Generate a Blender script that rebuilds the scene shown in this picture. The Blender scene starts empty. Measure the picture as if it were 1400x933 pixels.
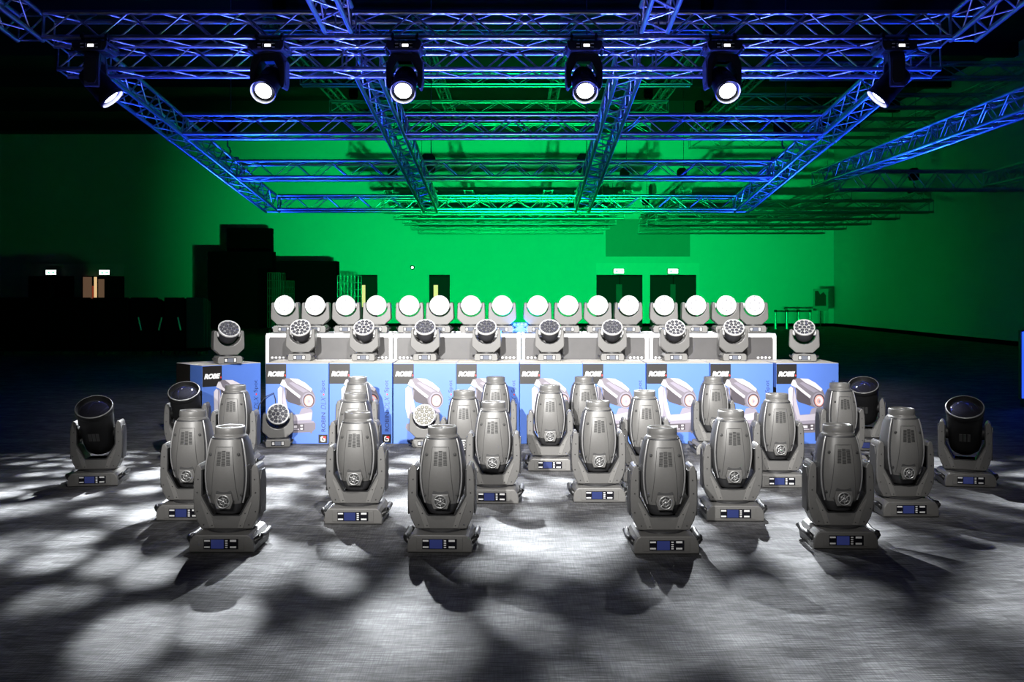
import bpy, bmesh, math, random
from mathutils import Vector, Matrix, Quaternion
R = math.radians
PI = math.pi
rnd = random.Random(7)
sc = bpy.context.scene
C = sc.collection

# ------------------------------------------------------------------ camera
F = 1400.0; CX = 708.0; CY = 400.0; CAMZ = 1.36
cam_d = bpy.data.cameras.new('camera'); cam = bpy.data.objects.new('camera', cam_d); C.objects.link(cam)
cam.location = (0, 0, CAMZ); cam.rotation_euler = (R(90), 0, 0)
cam_d.sensor_fit = 'HORIZONTAL'; cam_d.sensor_width = 36; cam_d.lens = 36 * F / 1400
cam_d.shift_x = (700 - CX) / 1400; cam_d.shift_y = -(466.5 - CY) / 1400
cam_d.clip_start = .05; cam_d.clip_end = 200
sc.camera = cam
sc.view_settings.view_transform = 'Standard'; sc.view_settings.look = 'None'
sc.view_settings.gamma = 1; sc.view_settings.exposure = 0; sc.view_settings.use_curve_mapping = False

# ------------------------------------------------------------------ world
w = bpy.data.worlds.new('world'); sc.world = w; w.use_nodes = True
w.node_tree.nodes['Background'].inputs[0].default_value = (.0012, .0014, .003, 1)
w.node_tree.nodes['Background'].inputs[1].default_value = 1

# ------------------------------------------------------------------ lights
def look(loc, aim):
    return (Vector(aim) - Vector(loc)).to_track_quat('-Z', 'Y').to_euler()

def spot(name, loc, aim, power, cone, color=(1, 1, 1), blend=1.0, radius=.05):
    d = bpy.data.lights.new(name, 'SPOT'); d.energy = power; d.spot_size = R(cone); d.spot_blend = blend
    d.color = color; d.shadow_soft_size = radius
    o = bpy.data.objects.new(name, d); C.objects.link(o); o.location = loc; o.rotation_euler = look(loc, aim)
    return o

def gobo(o, kind, scale, lo, hi, rot=0, off=(0, 0), floor=.0, stretch=1.0):
    """a metal gobo in the lamp's gate: the pattern lies on the lamp's own direction"""
    d = o.data; d.use_nodes = True; nt = d.node_tree; N = nt.nodes; L = nt.links
    em = [n for n in N if n.type == 'EMISSION'][0]
    tc = N.new('ShaderNodeTexCoord'); sp = N.new('ShaderNodeSeparateXYZ'); L.new(tc.outputs['Normal'], sp.inputs[0])
    def div(a):
        m = N.new('ShaderNodeMath'); m.operation = 'DIVIDE'; L.new(sp.outputs[a], m.inputs[0]); L.new(sp.outputs[2], m.inputs[1]); return m
    cb = N.new('ShaderNodeCombineXYZ'); L.new(div(0).outputs[0], cb.inputs[0]); L.new(div(1).outputs[0], cb.inputs[1])
    mp = N.new('ShaderNodeMapping'); L.new(cb.outputs[0], mp.inputs[0])
    mp.inputs['Rotation'].default_value = (0, 0, R(rot)); mp.inputs['Location'].default_value = (off[0], off[1], 0)
    mp.inputs['Scale'].default_value = (1, stretch, 1)
    if kind == 'dots':
        t = N.new('ShaderNodeTexVoronoi'); t.inputs['Scale'].default_value = scale; t.inputs['Randomness'].default_value = .65
        out = t.outputs['Distance']
    elif kind == 'cells':
        t = N.new('ShaderNodeTexVoronoi'); t.feature = 'DISTANCE_TO_EDGE'; t.inputs['Scale'].default_value = scale; t.inputs['Randomness'].default_value = .9
        out = t.outputs['Distance']
    else:
        t = N.new('ShaderNodeTexNoise'); t.inputs['Scale'].default_value = scale; t.inputs['Detail'].default_value = 1.2
        t.inputs['Distortion'].default_value = .6
        out = t.outputs['Fac']
        if kind == 'ridge':
            a = N.new('ShaderNodeMath'); a.operation = 'SUBTRACT'; L.new(out, a.inputs[0]); a.inputs[1].default_value = .5
            b = N.new('ShaderNodeMath'); b.operation = 'ABSOLUTE'; L.new(a.outputs[0], b.inputs[0]); out = b.outputs[0]
    L.new(mp.outputs[0], t.inputs['Vector'])
    mr = N.new('ShaderNodeMapRange'); mr.interpolation_type = 'SMOOTHSTEP'
    L.new(out, mr.inputs['Value']); mr.inputs['From Min'].default_value = lo; mr.inputs['From Max'].default_value = hi
    mr.inputs['To Min'].default_value = floor if kind != 'dots' else 1.0
    mr.inputs['To Max'].default_value = 1.0 if kind != 'dots' else floor
    L.new(mr.outputs[0], em.inputs['Strength'])

def shutters(o, top, bottom, side):
    """framing shutters: (inner, outer) tangents where the beam starts to fade and is cut"""
    d = o.data; d.use_nodes = True; nt = d.node_tree; N = nt.nodes; L = nt.links
    em = [n for n in N if n.type == 'EMISSION'][0]
    tc = N.new('ShaderNodeTexCoord'); sp = N.new('ShaderNodeSeparateXYZ'); L.new(tc.outputs['Normal'], sp.inputs[0])
    def math_(op, a, b):
        m = N.new('ShaderNodeMath'); m.operation = op
        for k, v in enumerate((a, b)):
            if v is None: continue
            if isinstance(v, (int, float)): m.inputs[k].default_value = v
            else: L.new(v, m.inputs[k])
        return m.outputs[0]
    u = math_('ABSOLUTE', math_('DIVIDE', sp.outputs[0], sp.outputs[2]), None)
    v = math_('MULTIPLY', math_('DIVIDE', sp.outputs[1], sp.outputs[2]), -1.0)
    nv = math_('MULTIPLY', v, -1.0)
    def fade(x, rng_):
        r = N.new('ShaderNodeMapRange'); r.interpolation_type = 'SMOOTHSTEP'; L.new(x, r.inputs['Value'])
        r.inputs['From Min'].default_value = rng_[0]; r.inputs['From Max'].default_value = rng_[1]
        r.inputs['To Min'].default_value = 1; r.inputs['To Max'].default_value = 0
        return r.outputs[0]
    L.new(math_('MULTIPLY', math_('MULTIPLY', fade(v, top), fade(nv, bottom)), fade(u, side)), em.inputs['Strength'])

KEY = spot('key_spot', (-2.2, -4.0, 4.4), (.15, 9.3, .58), 19000, 64, (1.0, .98, .95), .2, .06)
shutters(KEY, (.050, .080), (.0, .185), (.09, .265))
KEY2 = spot('key_spot', (.6, 1.5, 4.9), (.1, 9.0, .5), 5200, 80, (1.0, .98, .95), .2, .12)
shutters(KEY2, (.12, .22), (.05, .42), (.18, .52))
# green washes standing on the floor behind the flight cases
spot('green_wash', (.1, 11.2, .3), (.2, 41, 2.6), 25000, 56, (.0, 1.0, .18), 1.0, .08)
spot('green_wash', (-.4, 11.2, .3), (-9.0, 41, 3.0), 650, 80, (.0, 1.0, .18), 1.0, .08)  # weak unseen lamp added to soften the falloff on the left wall
spot('green_wash', (.9, 11.2, .3), (4.6, 41, 3.0), 4000, 60, (.0, 1.0, .15), 1.0, .08)
for x_, p_ in ((-3.3, 650), (-1.2, 1500), (1.0, 1500), (3.1, 650)):  # unseen blue lamps from here on, placed to light the trusses from below
    spot('blue_truss_fill', (x_, 10.3, 1.06), (x_ * .98, 10.2, 4.0), p_, 125, (.05, .08, 1.0), 1.0, .1)
spot('blue_truss_fill', (.0, 10.95, .55), (.0, 10.9, 4.0), 700, 120, (.10, .12, 1.0), 1.0, .1)
spot('blue_truss_fill', (-4.1, 12.6, .3), (-4.3, 13.6, 3.4), 1700, 120, (.01, .05, 1.0), 1.0, .1)
spot('blue_truss_fill', (3.7, 12.6, .3), (4.0, 13.6, 3.4), 1700, 120, (.01, .05, 1.0), 1.0, .1)
spot('blue_truss_fill', (-4.75, 18.0, 1.9), (-4.4, 17.6, 3.0), 420, 150, (.01, .06, 1.0), 1.0, .08)
spot('blue_truss_fill', (4.35, 18.0, 1.9), (4.0, 17.6, 3.0), 420, 150, (.01, .06, 1.0), 1.0, .08)
spot('blue_truss_fill', (5.9, 16.4, 2.2), (5.75, 16.0, 3.3), 480, 150, (.01, .06, 1.0), 1.0, .08)
spot('blue_truss_fill', (6.1, 11.5, .5), (5.8, 12.0, 3.3), 1000, 120, (.01, .05, 1.0), 1.0, .1)

# ------------------------------------------------------------------ materials
MATS = {}
def mat(name, col, rough=.5, metal=0., emit=None, estr=0., noise=0., nscale=30., bump=0., spec=.5, coat=0.):
    if name in MATS: return MATS[name]
    m = bpy.data.materials.new(name); m.use_nodes = True; nt = m.node_tree; p = nt.nodes['Principled BSDF']
    p.inputs['Base Color'].default_value = (*col, 1); p.inputs['Roughness'].default_value = rough
    p.inputs['Metallic'].default_value = metal; p.inputs['Specular IOR Level'].default_value = spec
    p.inputs['Coat Weight'].default_value = coat
    if emit:
        p.inputs['Emission Color'].default_value = (*emit, 1); p.inputs['Emission Strength'].default_value = estr
    if noise or bump:
        tc = nt.nodes.new('ShaderNodeTexCoord'); n = nt.nodes.new('ShaderNodeTexNoise'); n.inputs['Scale'].default_value = nscale
        n.inputs['Detail'].default_value = 3
        nt.links.new(tc.outputs['Object'], n.inputs['Vector'])
        if noise:
            r = nt.nodes.new('ShaderNodeMapRange'); r.inputs['To Min'].default_value = 1 - noise; r.inputs['To Max'].default_value = 1 + noise
            nt.links.new(n.outputs['Fac'], r.inputs['Value'])
            x = nt.nodes.new('ShaderNodeVectorMath'); x.operation = 'SCALE'; x.inputs[0].default_value = col
            nt.links.new(r.outputs[0], x.inputs['Scale']); nt.links.new(x.outputs[0], p.inputs['Base Color'])
        if bump:
            b = nt.nodes.new('ShaderNodeBump'); b.inputs['Strength'].default_value = bump; b.inputs['Distance'].default_value = .002
            nt.links.new(n.outputs['Fac'], b.inputs['Height']); nt.links.new(b.outputs[0], p.inputs['Normal'])
    MATS[name] = m; return m

GREY = mat('grey_housing', (.100, .098, .095), .42, noise=.06, nscale=90, bump=.06)
GREY2 = mat('grey_base_housing', (.135, .132, .127), .48, noise=.06, nscale=90, bump=.06)
DARKG = mat('dark_housing', (.028, .028, .03), .45, noise=.1, nscale=60)
BLACKH = mat('black_housing', (.012, .012, .013), .38, noise=.1, nscale=60)
RAIL = mat('head_rail_metal', (.38, .38, .38), .28, .6, noise=.05)
CHROME = mat('chrome_metal', (.6, .6, .6), .18, 1., noise=.03)
PANEL = mat('display_black', (.006, .006, .01), .2, noise=.05)
SCREEN = mat('lit_blue_screen', (.02, .03, .1), .15, emit=(.10, .13, .55), estr=.12, noise=.05)
SCREENW = mat('lit_white_screen', (.1, .1, .1), .2, emit=(1, .96, 1), estr=2.2, noise=.05)
WHITE = mat('white_print', (.8, .8, .8), .45, noise=.03)
SLOT = mat('vent_dark', (.02, .02, .02), .6, noise=.1)
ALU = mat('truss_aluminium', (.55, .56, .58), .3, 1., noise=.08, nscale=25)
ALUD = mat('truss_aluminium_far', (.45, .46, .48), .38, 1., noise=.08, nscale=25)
BEAMB = mat('beam_head_black', (.006, .006, .0065), .55, noise=.1, nscale=60, spec=.25)
LENSG = mat('lens_glass', (.015, .015, .02), .04, spec=.9, coat=1., noise=.02)
LEDLENS = mat('led_lens', (.05, .05, .06), .1, spec=.8, noise=.05)
LEDLENSC = mat('led_lens_reflect', (.17, .165, .145), .25, noise=.05)  # pale colour stands in for front light reflected in the lenses
LEDPLATE = mat('led_plate', (.42, .42, .41), .4, noise=.04)
LEDPLATED = mat('led_plate_dark', (.12, .12, .125), .4, noise=.04)
LEDON = mat('led_lens_lit', (.8, .8, .8), .3, emit=(1, .96, 1), estr=5, noise=.02)
LEDPON = mat('led_plate_lit', (.10, .10, .11), .4, emit=(.9, .8, 1), estr=.12, noise=.02)
LAMPON = mat('lamp_lens_lit', (.8, .8, .8), .2, emit=(.97, .99, 1), estr=14, noise=.02)
LAMPON2 = mat('lamp_rim_lit', (.8, .8, .8), .2, emit=(.97, .99, 1), estr=1.6, noise=.02)
BLUE = mat('carton_blue', (.07, .155, .50), .42, noise=.05, nscale=8)
CARD = mat('carton_top', (.55, .52, .47), .7, noise=.1, nscale=12)
PBLACK = mat('print_black', (.011, .0095, .0085), .4, noise=.05)
PNAVY = mat('print_navy', (.012, .02, .10), .45, noise=.03)
PRED = mat('print_red', (.7, .03, .03), .45, noise=.03)
PG = [mat('print_grey_%d' % i, c, .42, noise=.05, nscale=14) for i, c in enumerate([
    (.05, .042, .052), (.14, .125, .15), (.22, .20, .25), (.36, .33, .385), (.54, .51, .55)])]
PPINK = mat('print_pink', (.85, .30, .26), .42, noise=.1)
LAM = mat('case_laminate', (.068, .066, .067), .34, noise=.15, nscale=9, bump=.03)
CASEALU = mat('case_aluminium', (.85, .85, .86), .38, .35, noise=.05)
WALL = mat('wall_paint', (.72, .74, .72), .8, noise=.03, nscale=1.5)
WALLP = mat('wall_panel_paint', (.30, .34, .31), .7, noise=.04, nscale=1.5)
DOORM = mat('door_dark', (.016, .02, .026), .7, noise=.05, spec=.15)
FRAMEM = mat('door_surround_paint', (.8, .82, .8), .7, noise=.03)
CEIL = mat('ceiling_black', (.010, .010, .011), .9, noise=.1)
SIGN = mat('exit_sign_lit', (.8, .8, .8), .4, emit=(.8, 1., .88), estr=3.2, noise=.02)
SIGNG = mat('exit_sign_green', (0, .3, .15), .4, emit=(.0, .5, .22), estr=1.5, noise=.02)
WARM = mat('lit_corridor', (.6, .45, .3), .6, emit=(1, .66, .32), estr=.75, noise=.1, nscale=3)
WARMD = mat('dim_corridor', (.3, .2, .15), .6, emit=(.35, .2, .12), estr=.3, noise=.1, nscale=3)
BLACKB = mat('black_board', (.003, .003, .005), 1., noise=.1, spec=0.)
NAVYB = mat('navy_board', (.006, .009, .03), .7, noise=.1)
BLKRUB = mat('black_rubber', (.01, .01, .01), .7, noise=.1)
POSTER = mat('poster_paper', (.45, .47, .45), .6, noise=.05)
POSTERD = mat('poster_ink', (.04, .05, .05), .6, noise=.2, nscale=20)
WIRE = mat('cage_wire', (.6, .62, .62), .35, .7, noise=.05)
BLUEG = mat('blue_led_glow', (.1, .2, .5), .3, emit=(.08, .38, 1), estr=5, noise=.05)
BLUEP = mat('blue_panel_glow', (.02, .06, .5), .3, emit=(.03, .11, 1), estr=1.1, noise=.2, nscale=25)  # emission stands in for blue light falling on the panel
CABLE = mat('black_cable', (.012, .012, .012), .55, noise=.05)

def carpet():
    m = bpy.data.materials.new('carpet'); m.use_nodes = True; nt = m.node_tree; N = nt.nodes; L = nt.links
    p = N['Principled BSDF']; p.inputs['Roughness'].default_value = .85; p.inputs['Specular IOR Level'].default_value = .25
    tc = N.new('ShaderNodeTexCoord')
    def noise(scale, vec, detail=2):
        mp = N.new('ShaderNodeMapping'); mp.inputs['Scale'].default_value = vec[:3]
        if len(vec) > 3: mp.inputs['Rotation'].default_value = (0, 0, R(vec[3]))
        L.new(tc.outputs['Object'], mp.inputs[0])
        n = N.new('ShaderNodeTexNoise'); n.inputs['Scale'].default_value = scale; n.inputs['Detail'].default_value = detail
        L.new(mp.outputs[0], n.inputs['Vector']); return n.outputs['Fac']
    def rng(x, a, b, c, d):
        r = N.new('ShaderNodeMapRange'); L.new(x, r.inputs[0])
        for i, v in enumerate((a, b, c, d)): r.inputs[i + 1].default_value = v
        return r.outputs[0]
    def mul(a, b):
        x = N.new('ShaderNodeMath'); x.operation = 'MULTIPLY'; L.new(a, x.inputs[0]); L.new(b, x.inputs[1]); return x.outputs[0]
    dash = rng(noise(1, (9, 130, 1), 2), .40, .60, .5, 1.4)
    diag = rng(noise(1, (170, 7, 1, 24), 2), .38, .62, .8, 1.17)
    patch = rng(noise(2.2, (.8, 2.2, 1), 2), .46, .56, .78, 1.14)
    blocks = rng(noise(1, (7, 16, 1), 0), .56, .60, 1.0, .72)
    v = mul(mul(dash, diag), mul(patch, blocks))
    x = N.new('ShaderNodeVectorMath'); x.operation = 'SCALE'; x.inputs[0].default_value = (.118, .118, .122)
    L.new(v, x.inputs['Scale']); L.new(x.outputs[0], p.inputs['Base Color'])
    b = N.new('ShaderNodeBump'); b.inputs['Strength'].default_value = .4; b.inputs['Distance'].default_value = .004
    L.new(mul(dash, diag), b.inputs['Height']); L.new(b.outputs[0], p.inputs['Normal'])
    return m
CARPET = carpet()

# ------------------------------------------------------------------ mesh helpers
class MB:
    def __init__(s): s.v = []; s.f = []; s.mi = []; s.sm = []
    def add(s, verts, faces, mi=0, smooth=False):
        o = len(s.v); s.v += [tuple(x) for x in verts]
        for f in faces: s.f.append([o + i for i in f]); s.mi.append(mi); s.sm.append(smooth)
        return s
    def box(s, c, d, mi=0, rot=None):
        hx, hy, hz = d[0] / 2, d[1] / 2, d[2] / 2
        vs = [Vector((x, y, z)) for x in (-hx, hx) for y in (-hy, hy) for z in (-hz, hz)]
        if rot is not None: vs = [rot @ v for v in vs]
        vs = [v + Vector(c) for v in vs]
        return s.add(vs, [(0, 1, 3, 2), (4, 6, 7, 5), (0, 4, 5, 1), (2, 3, 7, 6), (0, 2, 6, 4), (1, 5, 7, 3)], mi)
    def cyl(s, p0, p1, r0, r1=None, n=12, mi=0, caps=True, smooth=True):
        r1 = r0 if r1 is None else r1
        p0 = Vector(p0); p1 = Vector(p1); d = (p1 - p0).normalized()
        a = d.orthogonal().normalized(); b = d.cross(a)
        ring = lambda p, r: [p + (a * math.cos(2 * PI * i / n) + b * math.sin(2 * PI * i / n)) * r for i in range(n)]
        s.add(ring(p0, r0) + ring(p1, r1), [(i, (i + 1) % n, n + (i + 1) % n, n + i) for i in range(n)], mi, smooth)
        if caps:
            s.add(ring(p0, r0), [tuple(reversed(range(n)))], mi); s.add(ring(p1, r1), [tuple(range(n))], mi)
        return s
    def lathe(s, prof, n=28, mi=0, M=None, smooth=True, capb=False, capt=False):
        """profile of (r, z) round the local z axis"""
        M = M or Matrix()
        vs = []
        for r, z in prof:
            for i in range(n):
                vs.append(M @ Vector((r * math.cos(2 * PI * i / n), r * math.sin(2 * PI * i / n), z)))
        fs = []
        for k in range(len(prof) - 1):
            for i in range(n): fs.append((k * n + i, k * n + (i + 1) % n, (k + 1) * n + (i + 1) % n, (k + 1) * n + i))
        s.add(vs, fs, mi, smooth)
        if capb: s.add(vs[:n], [tuple(reversed(range(n)))], mi)
        if capt: s.add(vs[-n:], [tuple(range(n))], mi)
        return s
    def tube(s, pts, r, n=8, mi=0, closed=False):
        pts = [Vector(p) for p in pts]; m = len(pts); vs = []
        for i, p in enumerate(pts):
            a = pts[(i - 1) % m] if (closed or i > 0) else p
            b = pts[(i + 1) % m] if (closed or i < m - 1) else p
            d = (b - a).normalized()
            ref = Vector((.123, .97, .21)) if abs(d.y) < .9 else Vector((1, 0, 0))
            u = d.cross(ref).normalized(); v = d.cross(u)
            vs += [p + (u * math.cos(2 * PI * k / n) + v * math.sin(2 * PI * k / n)) * r for k in range(n)]
        fs = []
        for i in range(m if closed else m - 1):
            j = (i + 1) % m
            for k in range(n): fs.append((i * n + k, i * n + (k + 1) % n, j * n + (k + 1) % n, j * n + k))
        s.add(vs, fs, mi, True)
        if not closed:
            s.add(vs[:n], [tuple(range(n))], mi); s.add(vs[-n:], [tuple(reversed(range(n)))], mi)
        return s
    def poly(s, pts, mi=0):
        return s.add(pts, [tuple(range(len(pts)))], mi)
    def prism(s, poly, y0, y1, bev=0, mi=0, seg=2):
        """(x, z) outline pushed from y0 to y1, edges bevelled"""
        bm = bmesh.new()
        vs = [bm.verts.new((x, y0, z)) for x, z in poly]
        f = bm.faces.new(vs); bm.normal_update()
        e = bmesh.ops.extrude_face_region(bm, geom=[f])
        nv = [g for g in e['geom'] if isinstance(g, bmesh.types.BMVert)]
        for v in nv: v.co.y = y1
        bmesh.ops.recalc_face_normals(bm, faces=bm.faces[:])
        if bev:
            ed = [x for x in bm.edges if abs(x.verts[0].co.y - x.verts[1].co.y) < 1e-6]
            bmesh.ops.bevel(bm, geom=ed, offset=bev, segments=seg, affect='EDGES', profile=.5, clamp_overlap=True)
        bm.verts.index_update()
        s.add([v.co.copy() for v in bm.verts], [[v.index for v in f.verts] for f in bm.faces], mi)
        bm.free(); return s
    def mesh(s, name, *mats):
        me = bpy.data.meshes.new(name); me.from_pydata(s.v, [], s.f); 
        for m in mats: me.materials.append(m)
        me.polygons.foreach_set('material_index', s.mi); me.polygons.foreach_set('use_smooth', s.sm); me.update(); me.validate()
        return me

def obj(name, me, parent=None, M=None):
    o = bpy.data.objects.new(name, me); C.objects.link(o)
    if parent is not None: o.parent = parent
    if M is not None: o.matrix_local = M
    return o
def tag(o, label=None, cat=None, group=None, kind=None):
    if label: o['label'] = label
    if cat: o['category'] = cat
    if group: o['group'] = group
    if kind: o['kind'] = kind
    return o
def thing(name, label, cat, loc=(0, 0, 0), rz=0, group=None, M=None):
    o = bpy.data.objects.new(name, None); C.objects.link(o); o.empty_display_size = .1
    if M is not None: o.matrix_world = M
    else: o.location = loc; o.rotation_euler = (0, 0, rz)
    return tag(o, label, cat, group)
T = Matrix.Translation
def RX(a): return Matrix.Rotation(a, 4, 'X')
def RY(a): return Matrix.Rotation(a, 4, 'Y')
def RZ(a): return Matrix.Rotation(a, 4, 'Z')
def px(x, y, Y):
    """point of the place seen at pixel (x, y) at depth Y"""
    return Vector(((x - CX) * Y / F, Y, CAMZ + (CY - y) * Y / F))
def text_mesh(txt, size, bold=0, shear=0, font_space=1.0):
    cu = bpy.data.curves.new('lettering', 'FONT'); cu.body = txt; cu.size = size; cu.offset = bold; cu.shear = shear
    cu.space_character = font_space; cu.resolution_u = 3
    o = bpy.data.objects.new('lettering', cu); C.objects.link(o)
    bpy.context.view_layer.update()
    me = bpy.data.meshes.new_from_object(o.evaluated_get(bpy.context.evaluated_depsgraph_get()))
    vs = [v.co.copy() for v in me.vertices]; fs = [list(p.vertices) for p in me.polygons]
    bpy.data.objects.remove(o); bpy.data.curves.remove(cu); bpy.data.meshes.remove(me)
    x0 = min(v.x for v in vs); x1 = max(v.x for v in vs); y0 = min(v.y for v in vs); y1 = max(v.y for v in vs)
    return [((v.x - x0) / (x1 - x0), (v.y - y0) / (y1 - y0)) for v in vs], fs

# ------------------------------------------------------------------ the hall
YW = 41.0; XR = (1140 - CX) * YW / F; XL = -32.0; ZC = 7.7
def struct(name, me): return tag(obj(name, me), kind='structure')
struct('floor', MB().box(((XR + XL) / 2, 16, -.05), (XR - XL + .4, 52, .1)).mesh('floor', CARPET))
struct('wall_back', MB().box(((XR + XL) / 2, YW + .1, ZC / 2), (XR - XL + .4, .2, ZC)).mesh('wall_back', WALL))
struct('wall_right', MB().box((XR + .1, 20, ZC / 2), (.2, 44, ZC)).mesh('wall_right', WALL))
struct('wall_left', MB().box((XL - .1, 20, ZC / 2), (.2, 44, ZC)).mesh('wall_left', WALL))
ceil_o = struct('ceiling', MB().box(((XR + XL) / 2, 20, ZC + .05), (XR - XL + .4, 44, .1)).mesh('ceiling', CEIL))
bm_ = MB().box((0, 0, 0), (XR - XL, .25, .35)).mesh('beam', CEIL)
for k in range(9): obj('beam', bm_, ceil_o, T(((XR + XL) / 2, 6 + k * 4.0, ZC - .175)))
struct('baseboard_back', MB().box(((XR + XL) / 2, YW - .02, .06), (XR - XL, .04, .12)).mesh('baseboard_back', BLACKB))
struct('baseboard_right', MB().box((XR - .02, 20, .06), (.04, 41.9, .12)).mesh('baseboard_right', BLACKB))

sW = F / YW
def wx(x): return (x - CX) / sW
def wz(y): return CAMZ + (CY - y) / sW
def door(n, x0, x1, ytop, leaves, slot=None, slotmat=None, half_open=False):
    X0, X1, Z1 = wx(x0), wx(x1), wz(ytop)
    d = tag(obj('door_%d' % n, MB().box(((X0 + X1) / 2, YW - .03, Z1 / 2), (X1 - X0, .06, Z1)).mesh('door', BLACKB)), kind='structure')
    wl = (X1 - X0) / leaves
    for k in range(leaves):
        if half_open and k == 0: continue
        lf = obj('door_leaf', MB().box((X0 + wl * (k + .5), YW - .075, Z1 / 2 - .02), (wl - .03, .05, Z1 - .06)).mesh('door_leaf', DOORM), d)
    for (sx0, sx1, sy0, sy1, m) in (slot or []):
        obj('door_pane', MB().box(((wx(sx0) + wx(sx1)) / 2, YW - .105, (wz(sy0) + wz(sy1)) / 2), (wx(sx1) - wx(sx0), .012, wz(sy0) - wz(sy1))).mesh('door_pane', m), d)
    return d
GLASSD = mat('door_glass', (.10, .13, .13), .1, noise=.05)
door(1, 815.5, 878, 376, 2, [(842, 850, 389, 420, GLASSD)])
door(2, 888.5, 951.5, 376, 2, [(916, 923, 389, 420, GLASSD)])
door(3, 587, 615, 376, 1, [(593.2, 599, 390, 415, WARM)])
door(4, 484, 516, 376, 1, [(495.5, 500, 390, 420, WARM)])
door(5, 40, 102, 378, 2, [(69, 76, 390, 412, GLASSD)])
door(6, 113, 170, 378, 2, [(115, 127, 379, 415, WARMD), (127.5, 130, 391, 415, mat('door_edge_red', (.4, .05, .02), .5, emit=(.6, .09, .04), estr=.35, noise=.05)),
                            (130, 134, 379, 415, WARM), (136, 144, 382, 415, WARMD)], True)
for n, (a, b, t, holes) in enumerate([(815, 956, 360, ((815.5, 878), (888.5, 951.5))), (31, 170, 361, ((40, 102), (113, 170)))]):
    m = MB(); zt = wz(376 if n == 0 else 378)
    m.box(((wx(a) + wx(b)) / 2, YW - .02, (wz(t) + zt) / 2), (wx(b) - wx(a), .04, wz(t) - zt))
    edges = [a] + [v for h in holes for v in h] + [b]
    for k in range(0, len(edges), 2):
        if edges[k + 1] - edges[k] > 1:
            m.box(((wx(edges[k]) + wx(edges[k + 1])) / 2, YW - .02, zt / 2), (wx(edges[k + 1]) - wx(edges[k]), .04, zt))
    struct('trim_%d' % (n + 1), m.mesh('door_surround', FRAMEM))
struct('trim_3', MB().box(((wx(828) + wx(943)) / 2, YW - .03, (wz(300) + wz(351)) / 2), (wx(943) - wx(828), .06, wz(300) - wz(351))).mesh('wall_panel', WALLP))
for x, y, lab in ((846, 371, 'lit white and green exit sign above left of the two green-lit double doors'),
                  (920, 371, 'lit white and green exit sign above right of the two green-lit double doors'),
                  (70, 372.5, 'lit exit sign above dark closed double door at far left'),
                  (143, 372.5, 'lit exit sign above the half-open door with warm light')):
    p = px(x, y, YW - .09)
    t = thing('exit_sign', lab, 'sign', p, group='exit signs over the doors')
    obj('housing', MB().box((0, .03, 0), (.44, .10, .22)).mesh('housing', DARKG), t)
    obj('sign_panel', MB().box((0, -.025, 0), (.40, .012, .18)).mesh('sign_panel', SIGN), t)
    g = MB()
    for q in ([(-.15, -.06), (-.11, -.06), (-.07, 0), (-.09, .03)], [(-.07, -.06), (-.03, -.06), (-.05, .0), (-.08, .03), (-.1, .0)], [(-.1, .04), (-.07, .07), (-.04, .04), (-.07, .02)],
              [(.02, -.015), (.1, -.015), (.1, -.05), (.16, 0), (.1, .05), (.1, .015), (.02, .015)]):
        g.poly([(a, -.0325, b) for a, b in q])
    obj('pictogram', g.mesh('pictogram', SIGNG), t)
p = px(564, 366, YW - .05)
t = thing('wall_lamp', 'tiny round white lamp fixed on the green-lit back wall', 'lamp', p)
obj('housing', MB().lathe([(.09, 0), (.09, .05), (.07, .06)], 16, 0, RX(R(90)), capt=True, capb=True).mesh('housing', DARKG), t)
obj('lens', MB().lathe([(.05, .061), (.04, .075), (.001, .08)], 16, 0, RX(R(90))).mesh('lens', SIGN), t)

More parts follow.
